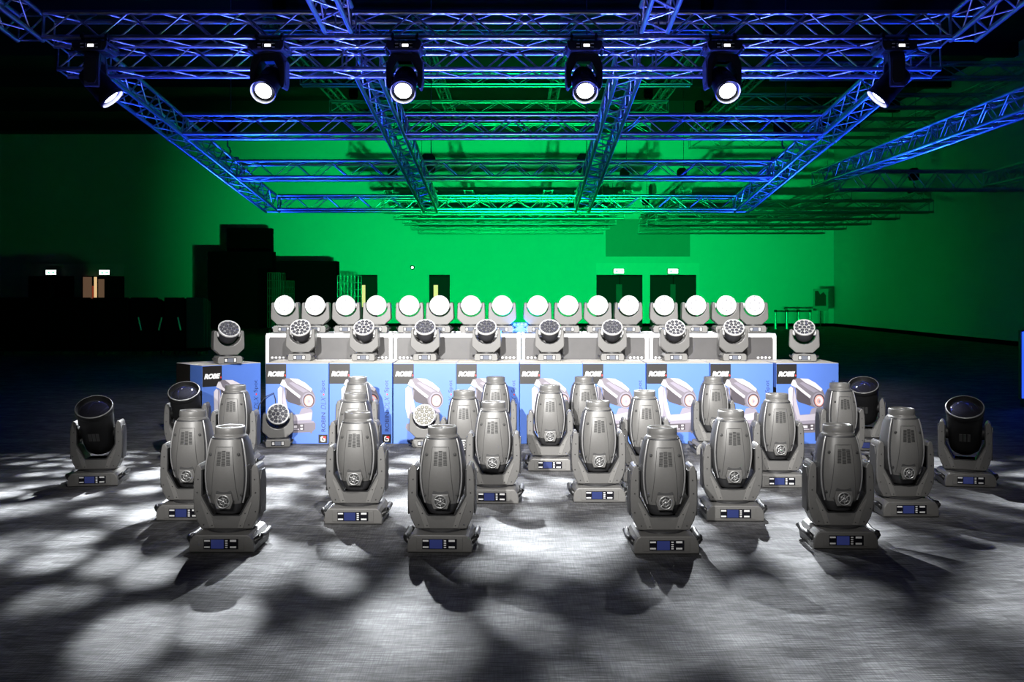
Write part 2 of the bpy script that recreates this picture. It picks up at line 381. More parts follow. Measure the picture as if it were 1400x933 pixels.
# ------------------------------------------------------------------ truss
BR = {}
def truss(label, p0, p1, up=(0, 0, 1), w=.25, h=.25, r=.024, period=.56, lacing=False, m=None, group=None, joints=None):
    """box truss; p0, p1 are the middle of its section at both ends"""
    m = m or ALU
    p0 = Vector(p0); p1 = Vector(p1); L = (p1 - p0).length
    ex = (p1 - p0).normalized(); ez = Vector(up); ez = (ez - ex * ez.dot(ex)).normalized(); ey = ez.cross(ex)
    M = Matrix(((ex.x, ey.x, ez.x, p0.x), (ex.y, ey.y, ez.y, p0.y), (ex.z, ey.z, ez.z, p0.z), (0, 0, 0, 1)))
    t = thing('box_truss', label, 'truss', M=M, group=group)
    cm = MB().cyl((0, 0, 0), (L, 0, 0), r, n=10).mesh('chord', m)
    cor = [(a * w / 2, b * h / 2) for a in (-1, 1) for b in (-1, 1)]
    for y, z in cor: obj('chord', cm, t, T((0, y, z)))
    n = max(2, int(round(L / (period / 2)))); st = L / n
    br = r * .42
    lac = MB() if lacing else None
    def brace(a, b):
        a = Vector(a); b = Vector(b)
        if lacing: lac.cyl(a, b, br, n=5, caps=False); return
        l = round((b - a).length, 3); key = (l, m.name, r)
        if key not in BR: BR[key] = MB().cyl((0, 0, 0), (l, 0, 0), br, n=6, caps=False).mesh('brace', m)
        obj('brace', BR[key], t, T(a) @ (b - a).to_track_quat('X', 'Z').to_matrix().to_4x4())
    for i in range(n):
        s = 1 if i % 2 else -1
        for y in (-w / 2, w / 2): brace((i * st, y, s * h / 2), ((i + 1) * st, y, -s * h / 2))
        for z in (-h / 2, h / 2): brace((i * st, s * w / 2, z), ((i + 1) * st, -s * w / 2, z))
    for x in (0, L):
        for y in (-w / 2, w / 2): brace((x, y, -h / 2), (x, y, h / 2))
        for z in (-h / 2, h / 2): brace((x, -w / 2, z), (x, w / 2, z))
    if lacing:
        tag(obj('lacing', lac.mesh('lacing', m), t), kind='stuff')
    else:
        ck = ('c', m.name, r)
        if ck not in BR: BR[ck] = MB().lathe([(r * 1.02, -.09), (r * 1.3, -.075), (r * 1.3, -.03), (r * 1.05, -.02), (r * 1.05, .02), (r * 1.3, .03), (r * 1.3, .075), (r * 1.02, .09)], 10, 0, RY(R(90))).mesh('coupler', m)
        for x in (joints if joints is not None else [L * k / max(1, round(L / 3)) for k in range(1, max(1, round(L / 3)))]):
            for y, z in cor: obj('coupler', BR[ck], t, T((x, y, z)))
            for y in (-w / 2, w / 2):
                for dx in (-.1, .1): brace((x + dx, y, -h / 2), (x + dx, y, h / 2))
    return t

SL = .105; SQ = math.sqrt(1 + SL * SL)
UP = Vector((0, SL, 1)).normalized(); BK = Vector((0, 1, -SL)).normalized()   # axes of the raked rig
def rig(X, y_img, Y):
    """middle of a .25 section whose near bottom chord lies at image height y_img, depth Y"""
    return Vector((X, Y, CAMZ + (CY - y_img) * Y / F)) + BK * .125 + UP * .125
GR = 'blue-lit box trusses of the raked rig'
A = rig(0, 51, 10.0)
truss('foremost cross truss carrying the six lit moving heads', (-4.645, A.y, A.z), (4.235, A.y, A.z), UP, group=GR)
B = rig(0, 94.5, 10.65)
truss('second cross truss just behind and below the foremost one', (-4.79, B.y, B.z), (4.40, B.y, B.z), UP, group=GR)
def lon(Xc, Y0, Y1, lab, base=B, up_off=0, **k):
    a = base + BK * ((Y0 - base.y) * SQ) + UP * up_off; b = base + BK * ((Y1 - base.y) * SQ) + UP * up_off
    return truss(lab, (Xc, a.y, a.z), (Xc, b.y, b.z), UP, group=GR, **k)
YE = 18.75
lon(-4.48, 10.95, YE, 'left edge truss of the raked rig running to the back')
lon(4.08, 10.95, YE, 'right edge truss of the raked rig running to the back')
lon(-1.60, 10.95, YE, 'left of the two inner trusses running to the back')
lon(1.18, 10.95, YE, 'right of the two inner trusses running to the back')
for yi, Yc, nm in ((183, 13.24, 'front'), (241.8, 15.8, 'middle'), (286, 18.47, 'rear')):
    q = rig(0, yi, Yc)
    for a, b, sd in ((-4.332, -1.748, 'left'), (-1.452, 1.032, 'centre'), (1.328, 3.932, 'right')):
        truss('%s short cross truss in the %s row behind the moving heads' % (sd, nm), (a, q.y, q.z), (b, q.y, q.z), UP, group=GR, joints=[])
# trusses coming from the foremost one towards the viewer
lon(-1.73, 6.0, 9.86, 'left inner truss coming forward overhead at the top edge', base=A)
lon(1.315, 6.0, 9.86, 'right inner truss coming forward overhead at the top edge', base=A)
lon(-4.80, 6.0, 10.1, 'outer truss coming forward in the upper left corner', base=A)
lon(4.385, 6.0, 10.1, 'outer truss coming forward in the upper right corner', base=A)
# level trusses at the right
truss('level blue truss running back at the right edge', (5.70, 8.0, 3.50), (5.70, 19.4, 3.50), group='level trusses at the right')
truss('further level truss glimpsed at the far right edge', (8.95, 12.0, 3.5), (8.95, 19.4, 3.5), group='level trusses at the right')
truss('dark deep cross truss at the rear of the right-hand level trusses', (6.2, 19.9, 3.53), (12.4, 19.9, 3.53), h=.36, w=.3, group='level trusses at the right')

GB = 'green-lit trusses far back'
NTH = ['first', 'second', 'third', 'fourth', 'fifth', 'sixth']
def level_rig(nm, x0, x1, y0, y1, z, nx, ny, w=.3):
    for k in range(ny):
        y = y0 + (y1 - y0) * k / (ny - 1)
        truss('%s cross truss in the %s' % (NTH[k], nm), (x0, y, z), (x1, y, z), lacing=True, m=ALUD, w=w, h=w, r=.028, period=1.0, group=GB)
    for k in range(nx):
        x = x0 + .15 + (x1 - x0 - .3) * k / (nx - 1); zz = z + w * .5 + .028 + .13
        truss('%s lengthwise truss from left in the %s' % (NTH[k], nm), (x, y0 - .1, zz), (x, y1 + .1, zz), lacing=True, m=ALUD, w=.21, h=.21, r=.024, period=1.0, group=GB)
        if k in (0, nx - 1):
            for yy, wd in ((y0 + .8, 'front'), (y1 - .8, 'rear')):
                HOISTS.append((Vector((x, yy, zz + .128)), 'on %s lengthwise truss, %s end, %s' % (NTH[k], wd, nm)))
HOISTS = []
level_rig('low green centre rig', -3.55, 3.05, 27, 36.5, 3.62, 4, 5)
level_rig('low green rig at right', 4.3, 10.9, 27, 36.5, 3.62, 4, 5)
level_rig('high green centre rig', -5.0, 4.0, 20, 31, 6.3, 4, 4)
level_rig('high green rig at right', 5.2, 11.2, 21, 31, 5.9, 3, 4)

# chain hoists
def hoist(p, lab, top=ZC - .02):
    t = thing('chain_hoist', lab, 'hoist', p, group='chain hoists holding the trusses')
    hgt = top - p.z
    obj('motor', MB().prism([(-.09, .35), (.09, .35), (.12, .42), (.12, .62), (.07, .68), (-.07, .68), (-.12, .62), (-.12, .42)], -.1, .1, .02).mesh('motor', BLACKB), t)
    obj('truss_clamp', MB().box((0, 0, .014), (.34, .06, .03)).box((0, 0, .05), (.05, .04, .06)).mesh('truss_clamp', DARKG), t)
    obj('hook', MB().tube([(0, 0, .36), (0, 0, .2), (.03, 0, .17), (.05, 0, .12), (.03, 0, .07), (-.02, 0, .06), (-.04, 0, .1)], .012, 6).mesh('hook', DARKG), t)
    obj('chain', MB().cyl((.05, 0, .66), (.05, 0, hgt), .008, n=5).mesh('chain', CHROME), t)
for X, Yp, z, lab in ((-4.48, 15.8, None, 'hoist over the left edge truss'), (4.08, 15.8, None, 'hoist over the right edge truss'),
                      (-1.6, 18.3, None, 'hoist over the rear end of left inner truss'), (1.18, 18.3, None, 'hoist over the rear end of right inner truss'),
                      ):
    if z is None: z = (B + BK * ((Yp - B.y) * SQ)).z + .149
    hoist(Vector((X, Yp, z)), 'black chain ' + lab)
for p_, lab in HOISTS: hoist(p_, 'black chain hoist ' + lab)

# ------------------------------------------------------------------ moving head fixtures
HP = [(.186, .066, .066), (.20, .076, .074), (.235, .092, .09), (.27, .103, .10), (.32, .115, .112), (.36, .1195, .118), (.40, .121, .12), (.45, .118, .118),
      (.50, .111, .112), (.55, .101, .103), (.58, .093, .095), (.59, .088, .09)]
NEXP = 2.7
def ab(z):
    if z <= HP[0][0]: return HP[0][1], HP[0][2]
    for (z0, a0, b0), (z1, a1, b1) in zip(HP, HP[1:]):
        if z <= z1:
            k = (z - z0) / (z1 - z0); return a0 + (a1 - a0) * k, b0 + (b1 - b0) * k
    return HP[-1][1], HP[-1][2]
def sgp(v, e): return math.copysign(abs(v) ** e, v)
def sring(z, off=0, n=40):
    a, b = ab(z); a += off; b += off
    return [(a * sgp(math.cos(2 * PI * i / n), 2 / NEXP), b * sgp(math.sin(2 * PI * i / n), 2 / NEXP), z) for i in range(n)]
def surf(x, z, off=0):
    a, b = ab(z); q = min(.999, abs(x) / a)
    return Vector((x, -b * (1 - q ** NEXP) ** (1 / NEXP) - off, z))
PIV = .36       # tilt axis height of the yoke

MS = {}
def build_spot_meshes():
    # --- head, drawn with the base bottom at z = 0
    n = 40; zs = [h[0] for h in HP]
    zz = []
    for a, b in zip(zs, zs[1:]): zz += [a, (a + b) / 2]
    zz.append(zs[-1])
    m = MB(); vs = []
    for z in zz: vs += sring(z)
    fs = [(k * n + i, k * n + (i + 1) % n, (k + 1) * n + (i + 1) % n, (k + 1) * n + i) for k in range(len(zz) - 1) for i in range(n)]
    m.add(vs, fs, 0, True); m.add(sring(zz[0]), [tuple(reversed(range(n)))]); m.add(sring(zz[-1]), [tuple(range(n))])
    MS['head_core'] = m.mesh('head', DARKG)
    # side shells, front and back covers: curved sheets with thickness over the dark core
    def shell(halfw, z0, z1, off, back=False, nx=12, nz=14, cut=0):
        m = MB(); g = []
        for j in range(nz + 1):
            z = z0 + (z1 - z0) * j / nz; a, b = ab(z)
            row = []
            for i in range(nx + 1):
                u = -1 + 2 * i / nx
                x = u * halfw(z)
                zz2 = z + (cut * max(0, 1 - (z - z0) / .05) * (abs(u)) if cut else 0)
                p = surf(x, zz2, off)
                if back: p = Vector((-p.x, -p.y, p.z))
                row.append(p)
            g.append(row)
        N = (nx + 1) * (nz + 1)
        v1 = [p for r in g for p in r]
        v2 = [Vector((p.x * .96, p.y + (.012 if not back else -.012), p.z)) for p in v1]
        ix = lambda j, i: j * (nx + 1) + i
        f1 = [(ix(j, i), ix(j, i + 1), ix(j + 1, i + 1), ix(j + 1, i)) for j in range(nz) for i in range(nx)]
        m.add(v1, f1, 0, True)
        e = []
        for i in range(nx): e += [(ix(0, i + 1), ix(0, i), N + ix(0, i), N + ix(0, i + 1)), (ix(nz, i), ix(nz, i + 1), N + ix(nz, i + 1), N + ix(nz, i))]
        for j in range(nz): e += [(ix(j, 0), ix(j + 1, 0), N + ix(j + 1, 0), N + ix(j, 0)), (ix(j + 1, nx), ix(j, nx), N + ix(j, nx), N + ix(j + 1, nx))]
        m.add(v1 + v2, e, 0)
        return m
    hw = lambda z: ab(z)[0] * .82
    MS['front_cover'] = shell(hw, .243, .582, .006, cut=.0).mesh('front_cover', GREY)
    MS['back_cover'] = shell(hw, .235, .582, .006, back=True).mesh('back_cover', GREY)
    MS['inset_panel'] = shell(lambda z: .069 - .026 * (z - .26) / .28 if z > .26 else .069, .26, .548, .0085, nx=8).mesh('inset_panel', GREY)
    pts = []
    pw_ = lambda z: .069 - .026 * (z - .26) / .28
    for k in range(15): z = .262 + .284 * k / 14; pts.append(surf(-pw_(z), z, .0075))
    for k in range(1, 6): z = .546; pts.append(surf(-pw_(z) + 2 * pw_(z) * k / 6, z, .0085))
    for k in range(15): z = .546 - .284 * k / 14; pts.append(surf(pw_(z), z, .0075))
    MS['panel_seam'] = MB().tube(pts, .0016, 5).mesh('panel_seam', SLOT)
    # rails at the seams
    for s, k in ((-1, 'rail_l'), (1, 'rail_r')):
        pts = []
        for j in range(16):
            z = .245 + (.585 - .245) * j / 15; a, b = ab(z); p = surf(s * a * .90, z, .006); pts.append(p)
        MS[k] = MB().tube(pts, .005, 6).mesh('side_rail', RAIL)
    for s, k in ((-1, 'side_l'), (1, 'side_r')):
        mm = MB(); g = []
        for j in range(13):
            z = .27 + .3 * j / 12; a, b = ab(z)
            for i in range(7):
                y = (-1 + 2 * i / 6) * b * .62
                x = (a * (1 - (abs(y) / b) ** NEXP) ** (1 / NEXP) + .005) * s
                g.append((x, y, z))
        f = [(j * 7 + i, j * 7 + i + 1, (j + 1) * 7 + i + 1, (j + 1) * 7 + i) for j in range(12) for i in range(6)]
        MS[k] = mm.add(g, f, 0, True).mesh('side_cover', DARKG if False else mat('side_grey', (.05, .05, .052), .4, noise=.06, nscale=90))
    # vents
    m = MB()
    for c in (-1, 0, 1):
        for j in range(10 if c == 0 else 9):
            z = .455 + .0082 * j + (-.004 if c == 0 else 0)
            xx = c * .0255 * (1 - .18 * j / 10)
            p = surf(xx, z, .0095)
            m.box(p, (.019, .004, .0046))
    MS['vent_grille'] = m.mesh('vent_grille', SLOT)
    # fan: dark arc for the hood's shade, hexagonal bezel, ring and spokes
    zf = .262
    y0 = surf(0, .30, .0).y
    m = MB()
    arc = [(.042 * math.cos(a), .302 + .034 * math.sin(a)) for a in [PI * i / 12 for i in range(13)]]
    m.prism([(x, z) for x, z in arc] + [(-.042, .285), (.042, .285)], y0 - .011, y0 + .02, .002)
    MS['fan_hood_shade'] = m.mesh('fan_hood_shade', mat('hood_shade', (.035, .035, .036), .5, noise=.05))
    hexo = [(-.042, .300), (.042, .300), (.050, .262), (.036, .222), (-.036, .222), (-.050, .262)]
    MS['fan_bezel'] = MB().prism(list(reversed(hexo)), y0 - .018, y0 + .03, .004).mesh('fan_bezel', GREY)
    Mf = T((0, y0 - .018, zf)) @ RX(R(90))
    m = MB().lathe([(.036, -.002), (.036, .005), (.033, .007), (.030, .005), (.030, -.002)], 22, 0, Mf)
    m.lathe([(.019, -.001), (.019, .005), (.016, .005), (.016, -.001)], 18, 0, Mf)
    m.lathe([(.009, .0), (.009, .007), (.0005, .008)], 12, 0, Mf)
    for k in range(6):
        a = k * PI / 3 + .3
        m.cyl(Mf @ Vector((.008 * math.cos(a), .008 * math.sin(a), .003)), Mf @ Vector((.032 * math.cos(a + .35), .032 * math.sin(a + .35), .003)), .0022, n=5)
    MS['fan_guard'] = m.mesh('fan_guard', RAIL)
    MS['fan_opening'] = MB().lathe([(.034, .0006), (.0005, .0012)], 22, 0, Mf).mesh('fan_opening', SLOT)
    # top rim with recessed lens
    MS['lens_rim'] = MB().lathe([(.088, .583), (.090, .590), (.084, .598), (.080, .600), (.078, .606), (.079, .612), (.079, .636), (.076, .643), (.066, .643), (.062, .632), (.060, .612)], 30).mesh('lens_rim', GREY)
    MS['front_lens'] = MB().lathe([(.0615, .618), (.045, .628), (.025, .634), (.0005, .636)], 24).mesh('front_lens', LENSG)
    sm = MB().lathe([(.0085, -.002), (.0085, .003), (.0065, .0045), (.0005, .003)], 10, 0, RX(R(90))).mesh('screw', SLOT)
    MS['screw'] = sm
    # --- yoke
    out = []
    def arm_out(s):
        pts = [(.112, .106), (.135, .108), (.160, .155), (.173, .205), (.1765, .26), (.1765, .33), (.173, .395), (.168, .42)]
        ctr = (.150, .418); pts += [(ctr[0] + .018 * math.cos(a), ctr[1] + .030 * math.sin(a)) for a in [R(d) for d in (20, 50, 80, 110, 140)]]
        pts += [(.129, .42), (.1265, .39), (.1265, .285), (.074, .19), (.066, .182)]
        return [(s * x, z) for x, z in pts]
    r_ = arm_out(1); l_ = list(reversed(arm_out(-1)))
    MS['yoke'] = MB().prism(list(reversed(r_ + l_)), -.07, .07, .006).mesh('yoke', GREY)
    inn_ = [(-.1265, .42), (-.1265, .285), (-.074, .19), (-.066, .182), (.066, .182), (.074, .19), (.1265, .285), (.1265, .42)]
    ino_ = [(.1335, .42), (.1335, .283), (.080, .184), (.070, .175), (-.070, .175), (-.080, .184), (-.1335, .283), (-.1335, .42)]
    MS['gap_shade'] = MB().prism(list(reversed(inn_ + ino_)), -.0712, .0712).mesh('yoke_liner', BLACKH)  # black strip added for the shaded gap between yoke and head
    for s, k in ((-1, 'arm_l'), (1, 'arm_r')):
        q = [(.133, .255), (.136, .246), (.088, .112), (.060, .112), (.078, .170)]
        q = [(s * x, z) for x, z in q]
        if s > 0: q = list(reversed(q))
        MS[k] = MB().prism(q, -.0735, -.066, .001).mesh('arm_panel', GREY2)
        MS[k + 'c'] = MB().prism([(y, z) for y, z in [(-.05, .18), (.05, .18), (.058, .26), (.055, .37), (.035, .415), (-.035, .415), (-.055, .37), (-.058, .26)]], 0, .008, .003).mesh('arm_cover', DARKG)
    sc_ = MB()
    for s in (-1, 1):
        for x, z in ((.155, .30), (.155, .20), (.12, .13), (.100, .19), (.075, .125), (.150, .37)):
            sc_.lathe([(.0035, 0), (.0035, .002), (.0004, .002)], 8, 0, T((s * x, -.0725, z)) @ RX(R(90)))
    MS['yoke_screws'] = sc_.mesh('screw_row', SLOT)
    # --- base
    prof = [(-.168, .004), (-.171, .03), (-.166, .062), (-.150, .088), (-.136, .096), (.136, .096), (.150, .088), (.166, .062), (.171, .03), (.168, .004)]
    MS['base'] = MB().prism(list(reversed(prof)), -.16, .16, .007).mesh('base', GREY2)
    MS['foot_plate'] = MB().box((0, 0, .004), (.325, .30, .008)).box((0, 0, .0)[:2] + (.002,), (.30, .28, .004)).mesh('foot_plate', BLKRUB)
    MS['turntable'] = MB().lathe([(.115, .094), (.115, .107)], 28, 0, capt=True).mesh('turntable', DARKG)
    MS['front_plate'] = MB().prism([(-.120, .018), (-.120, .082), (.120, .082), (.120, .018)], -.1635, -.155, .0012).mesh('front_plate', GREY2)
    MS['display_panel'] = MB().box((0, -.165, .05), (.180, .004, .052)).mesh('display_panel', PANEL)
    MS['screen'] = MB().box((-.018, -.168, .05), (.066, .003, .046)).mesh('screen', SCREEN)
    m = MB()
    for x, z, wd, ht in ((-.072, .067, .03, .008), (-.072, .034, .03, .008), (.064, .067, .032, .01), (.064, .034, .032, .009)):
        m.box((x, -.1675, z), (wd, .002, ht))
    for z in (.067, .055, .044, .033): m.box((.029, -.1675, z), (.012, .002, .006))
    MS['button_print'] = m.mesh('button_print', WHITE)
    pts = [(0, -.12, .045), (.014, -.12, .060), (.024, -.112, .070), (.028, -.085, .074), (.028, -.03, .066), (.028, .03, .066), (.028, .085, .074), (.024, .112, .070), (.014, .12, .060), (0, .12, .045)]
    MS['handle_r'] = MB().tube([(.158 + x, y, z) for x, y, z in pts], .0155, 8).mesh('carry_handle', BLACKH)
    MS['handle_l'] = MB().tube([(-.158 - x, y, z) for x, y, z in pts], .0155, 8).mesh('carry_handle', BLACKH)
    # --- dark open-lens head for the beam units and the hanging ones (drawn upright on the same pivot)
    z0 = PIV
    MS['barrel'] = MB().lathe([(.001, z0 - .135), (.085, z0 - .135), (.102, z0 - .115), (.112, z0 - .06), (.115, z0), (.115, z0 + .10), (.120, z0 + .115), (.120, z0 + .19), (.118, z0 + .20)], 36).mesh('head', BEAMB)
    MS['lens_hood'] = MB().lathe([(.118, z0 + .192), (.1275, z0 + .20), (.129, z0 + .225), (.127, z0 + .233)], 40).lathe([(.127, z0 + .233), (.124, z0 + .238), (.120, z0 + .237)], 40, 1).lathe([(.120, z0 + .237), (.114, z0 + .222), (.108, z0 + .208)], 40).mesh('lens_hood', BEAMB, mat('hood_edge', (.16, .16, .16), .3, noise=.05))
    MS['lens_hood_lit'] = MB().lathe([(.118, z0 + .192), (.1275, z0 + .20), (.129, z0 + .225), (.126, z0 + .236), (.119, z0 + .238)], 40).lathe([(.119, z0 + .238), (.116, z0 + .225), (.110, z0 + .185)], 40, 1).mesh('lens_hood', BLACKH, mat('hood_inside_pale', (.5, .5, .5), .3, noise=.05))
    MS['lens_glass'] = MB().lathe([(.110, z0 + .210), (.088, z0 + .224), (.058, z0 + .235), (.025, z0 + .241), (.0005, z0 + .242)], 36).mesh('lens', LENSG)
    MS['lens_lit'] = MB().lathe([(.111, z0 + .188), (.098, z0 + .197), (.080, z0 + .207)], 36, 0).lathe([(.080, z0 + .207), (.058, z0 + .214), (.025, z0 + .219), (.0005, z0 + .220)], 36, 1).mesh('lens', LENSG, LAMPON)
    m = MB()
    for c in (-1, 0, 1):
        m.box((c * .026, -.1165, z0 + .05), (.02, .004, .065))
    MS['barrel_vent'] = m.mesh('vent_grille', mat('vent_grey', (.03, .03, .03), .5, noise=.05))
    m = MB()
    for s in (-1, 1): m.cyl((s * .10, 0, z0), (s * .130, 0, z0), .045, n=20)
    MS['axle'] = m.mesh('tilt_axle', BEAMB)
    MS['screen_w'] = MB().box((-.018, -.168, .05), (.06, .003, .026)).mesh('screen', SCREENW)
    # truss clamps
    m = MB()
    ring = [(.0, .036 * math.cos(a), -.068 + .036 * math.sin(a)) for a in [2 * PI * k / 14 for k in range(14)]]
    m.tube(ring, .010, 6, closed=True).box((0, 0, -.020), (.03, .03, .05)).box((0, -.042, -.068), (.03, .02, .025))
    MS['clamp'] = m.mesh('truss_clamp', BLACKH)
build_spot_meshes()
for k_ in ('base', 'front_plate', 'yoke', 'arm_l', 'arm_r'):
    c_ = MS[k_].copy(); c_.materials[0] = mat('dimmed_housing', (.022, .022, .024), .5, noise=.08, nscale=60); MS[k_ + '_hang'] = c_  # darker copy of the housing, dimness of the hanging heads put into colour

def fixture(label, cat, group, M, kind, pan=0., tilt=0., name='moving_head_light', screen=True):
    t = thing(name, label, cat, M=M, group=group)
    hk = '_hang' if kind == 'hang' else ''
    b = obj('base', MS['base' + hk], t)
    for k, nm in (('foot_plate', 'foot_plate'), ('turntable', 'turntable'), ('front_plate' + hk, 'front_plate'), ('display_panel', 'display_panel'),
                  ('button_print', 'button_print'), ('handle_l', 'carry_handle'), ('handle_r', 'carry_handle')):
        obj(nm, MS[k], b)
    obj('screen', MS['screen_w' if kind == 'hang' else 'screen'], b)
    y = obj('yoke', MS['yoke' + hk], t, RZ(pan))
    obj('yoke_liner', MS['gap_shade'], y)
    obj('arm_panel', MS['arm_l' + hk], y); obj('arm_panel', MS['arm_r' + hk], y)
    obj('arm_cover', MS['arm_lc'], y, T((-.172, 0, 0)) @ RZ(R(90))); obj('arm_cover', MS['arm_rc'], y, T((.172, 0, 0)) @ RZ(R(-90)))
    tag(obj('screw_row', MS['yoke_screws'], y), kind='stuff')
    HM = RZ(pan) @ T((0, 0, PIV)) @ RX(tilt) @ T((0, 0, -PIV))
    if kind == 'spot':
        h = obj('head', MS['head_core'], t, HM)
        for k, nm in (('front_cover',) * 2, ('back_cover',) * 2, ('inset_panel',) * 2, ('panel_seam',) * 2, ('rail_l', 'side_rail'), ('rail_r', 'side_rail'), ('side_l', 'side_cover'), ('side_r', 'side_cover'),
                      ('vent_grille',) * 2, ('fan_hood_shade',) * 2, ('fan_bezel',) * 2, ('fan_guard',) * 2, ('fan_opening',) * 2, ('lens_rim',) * 2, ('front_lens',) * 2):
            obj(nm, MS[k], h)
        for x, z in ((-.073, .506), (.073, .506), (-.084, .292), (.084, .292)):
            obj('screw', MS['screw'], h, T(surf(x, z, .006)))
    else:
        h = obj('head', MS['barrel'], t, HM)
        obj('lens_hood', MS['lens_hood_lit' if kind == 'hang' else 'lens_hood'], h); obj('vent_grille', MS['barrel_vent'], h); obj('tilt_axle', MS['axle'], h)
        if kind == 'hang':
            obj('lens', MS['lens_lit'], h)
            for x in (-.12, .12): obj('truss_clamp', MS['clamp'], t, T((x, 0, 0)))
        else: obj('lens', MS['lens_glass'], h)
    return t

def floor_pt(x, yb, dy=.16):
    Y = F * CAMZ / (yb - CY); return Vector(((x - CX) * Y / F * (Y + dy * 0) / Y, Y + dy, 0))

SPOTS = [
 (303, 757, 'in the front row, leftmost of four'), (602, 757, 'in the front row, second from left'),
 (911, 759, 'in the front row, third from left'), (1158, 752, 'in the front row, rightmost of four'),
 (252, 713, 'in the second row, leftmost, half behind the front left one'), (483, 718, 'nearest in the left-hand column of three'),
 (674, 690, 'in the second row, just right behind the second front one'), (820, 688, 'in the second row, alone near the centre, right of middle'),
 (1007, 714, 'in the second row, right behind the third front one'), (1246, 708, 'in the second row, rightmost, beside the dark beam unit'),
 (753, 645, 'in the third row, centre, whole against the cartons'), (1070, 668, 'in the third row, before the second carton from right'),
 (885, 660, 'in the third row, behind the third front one'), (633, 660, 'in the third row, half hidden behind a nearer one'),
 (481, 667, 'middle one in the left-hand column of three'), (485, 623, 'rearmost in the left-hand column of three'),
 (677, 623, 'in the rear row before the fifth carton from left'), (800, 623, 'in the rear row between two nearer ones at the centre'),
 (980, 623, 'in the rear row before the ninth carton'), (314, 645, 'in the third row, before the leftmost carton'),
 (1157, 640, 'in the third row, before the right end carton')]
for i, (x, y, lab) in enumerate(SPOTS):
    p = floor_pt(x, y)
    fixture('grey upright moving head light ' + lab, 'moving head', 'upright grey moving heads on the floor', T(p) @ RZ(R(rnd.uniform(-2, 2))), 'spot')
BEAMS = [(122, 666, 8, 0, 33, 'far left, alone on the dark carpet'), (248, 629, 0, 4, 33, 'beside the leftmost carton, behind grey ones'),
         (1190, 617, -8, -14, 30, 'right of the last carton, half hidden'), (1333, 667, -10, -14, 33, 'far right, alone on the dark carpet')]
for x, y, yaw, pan, tilt, lab in BEAMS:
    fixture('black moving head with wide open lens tilted forward, ' + lab, 'moving head', 'black beam heads at the sides',
            T(floor_pt(x, y)) @ RZ(R(yaw)), 'beam', R(pan), R(tilt))

# hanging ones, upside down on the near bottom chord of the foremost truss
cf = Vector((0, 10.0, CAMZ + (CY - 51) * 10.0 / F))
HANG = [(131, 'side', 'leftmost, turned sideways, beam to the right'), (369, 'front', 'second from left, lens towards the viewer'),
        (554, 'front', 'third from left, lens towards the viewer'), (798, 'front', 'third from right, lens towards the viewer'),
        (987, 'front', 'second from right, lens towards the viewer'), (1222, 'side', 'rightmost, turned sideways, beam to the left')]
LENS = []
for i, (x, kd, lab) in enumerate(HANG):
    X = (x - CX) * 10.0 / F
    M = T((X, cf.y, cf.z - .068)) @ RY(PI)
    if kd == 'front':
        pan = R({369: 8, 554: 1, 798: -2, 987: -8}[x]); tilt = R(52)
    else:
        pan = R(90) * (-1 if x < 700 else 1) ; tilt = R(42)
        pan += R(-8) * (1 if x < 700 else -1)
    fixture('lit moving head hanging from foremost truss, ' + lab, 'moving head', 'lit moving heads hanging on the truss', M, 'hang', pan, tilt)
    HMw = M @ RZ(pan) @ T((0, 0, PIV)) @ RX(tilt)
    LENS.append((HMw @ Vector((0, 0, .245)), (HMw.to_3x3() @ Vector((0, 0, 1))).normalized()))
# the light each lamp throws through its gobo
GOBO = [(None, 0, 0, 0, 0, 0, 1500, 34), ('dots', 15, 0.29, 0.57, 0, (0.1, 0.2), 6800, 76),
        ('cells', 5, 0.08, 0.29, 10, (3.1, 9.2), 6600, 84),
        ('dots', 14, 0.29, 0.56, 10, (0.4, 0.9), 2800, 56),
        ('cells', 5, 0.08, 0.29, 40, (6.3, 11.2), 5600, 78), (None, 0, 0, 0, 0, 0, 1500, 34)]
for (p, d), (k, s_, lo, hi, rot, off, pw, cone) in zip(LENS, GOBO):
    o = spot('lamp_beam', p, p + d, pw, cone, (.93, .97, 1.0), .9, .035)
    if k: gobo(o, k, s_, lo, hi, rot, off, .02)

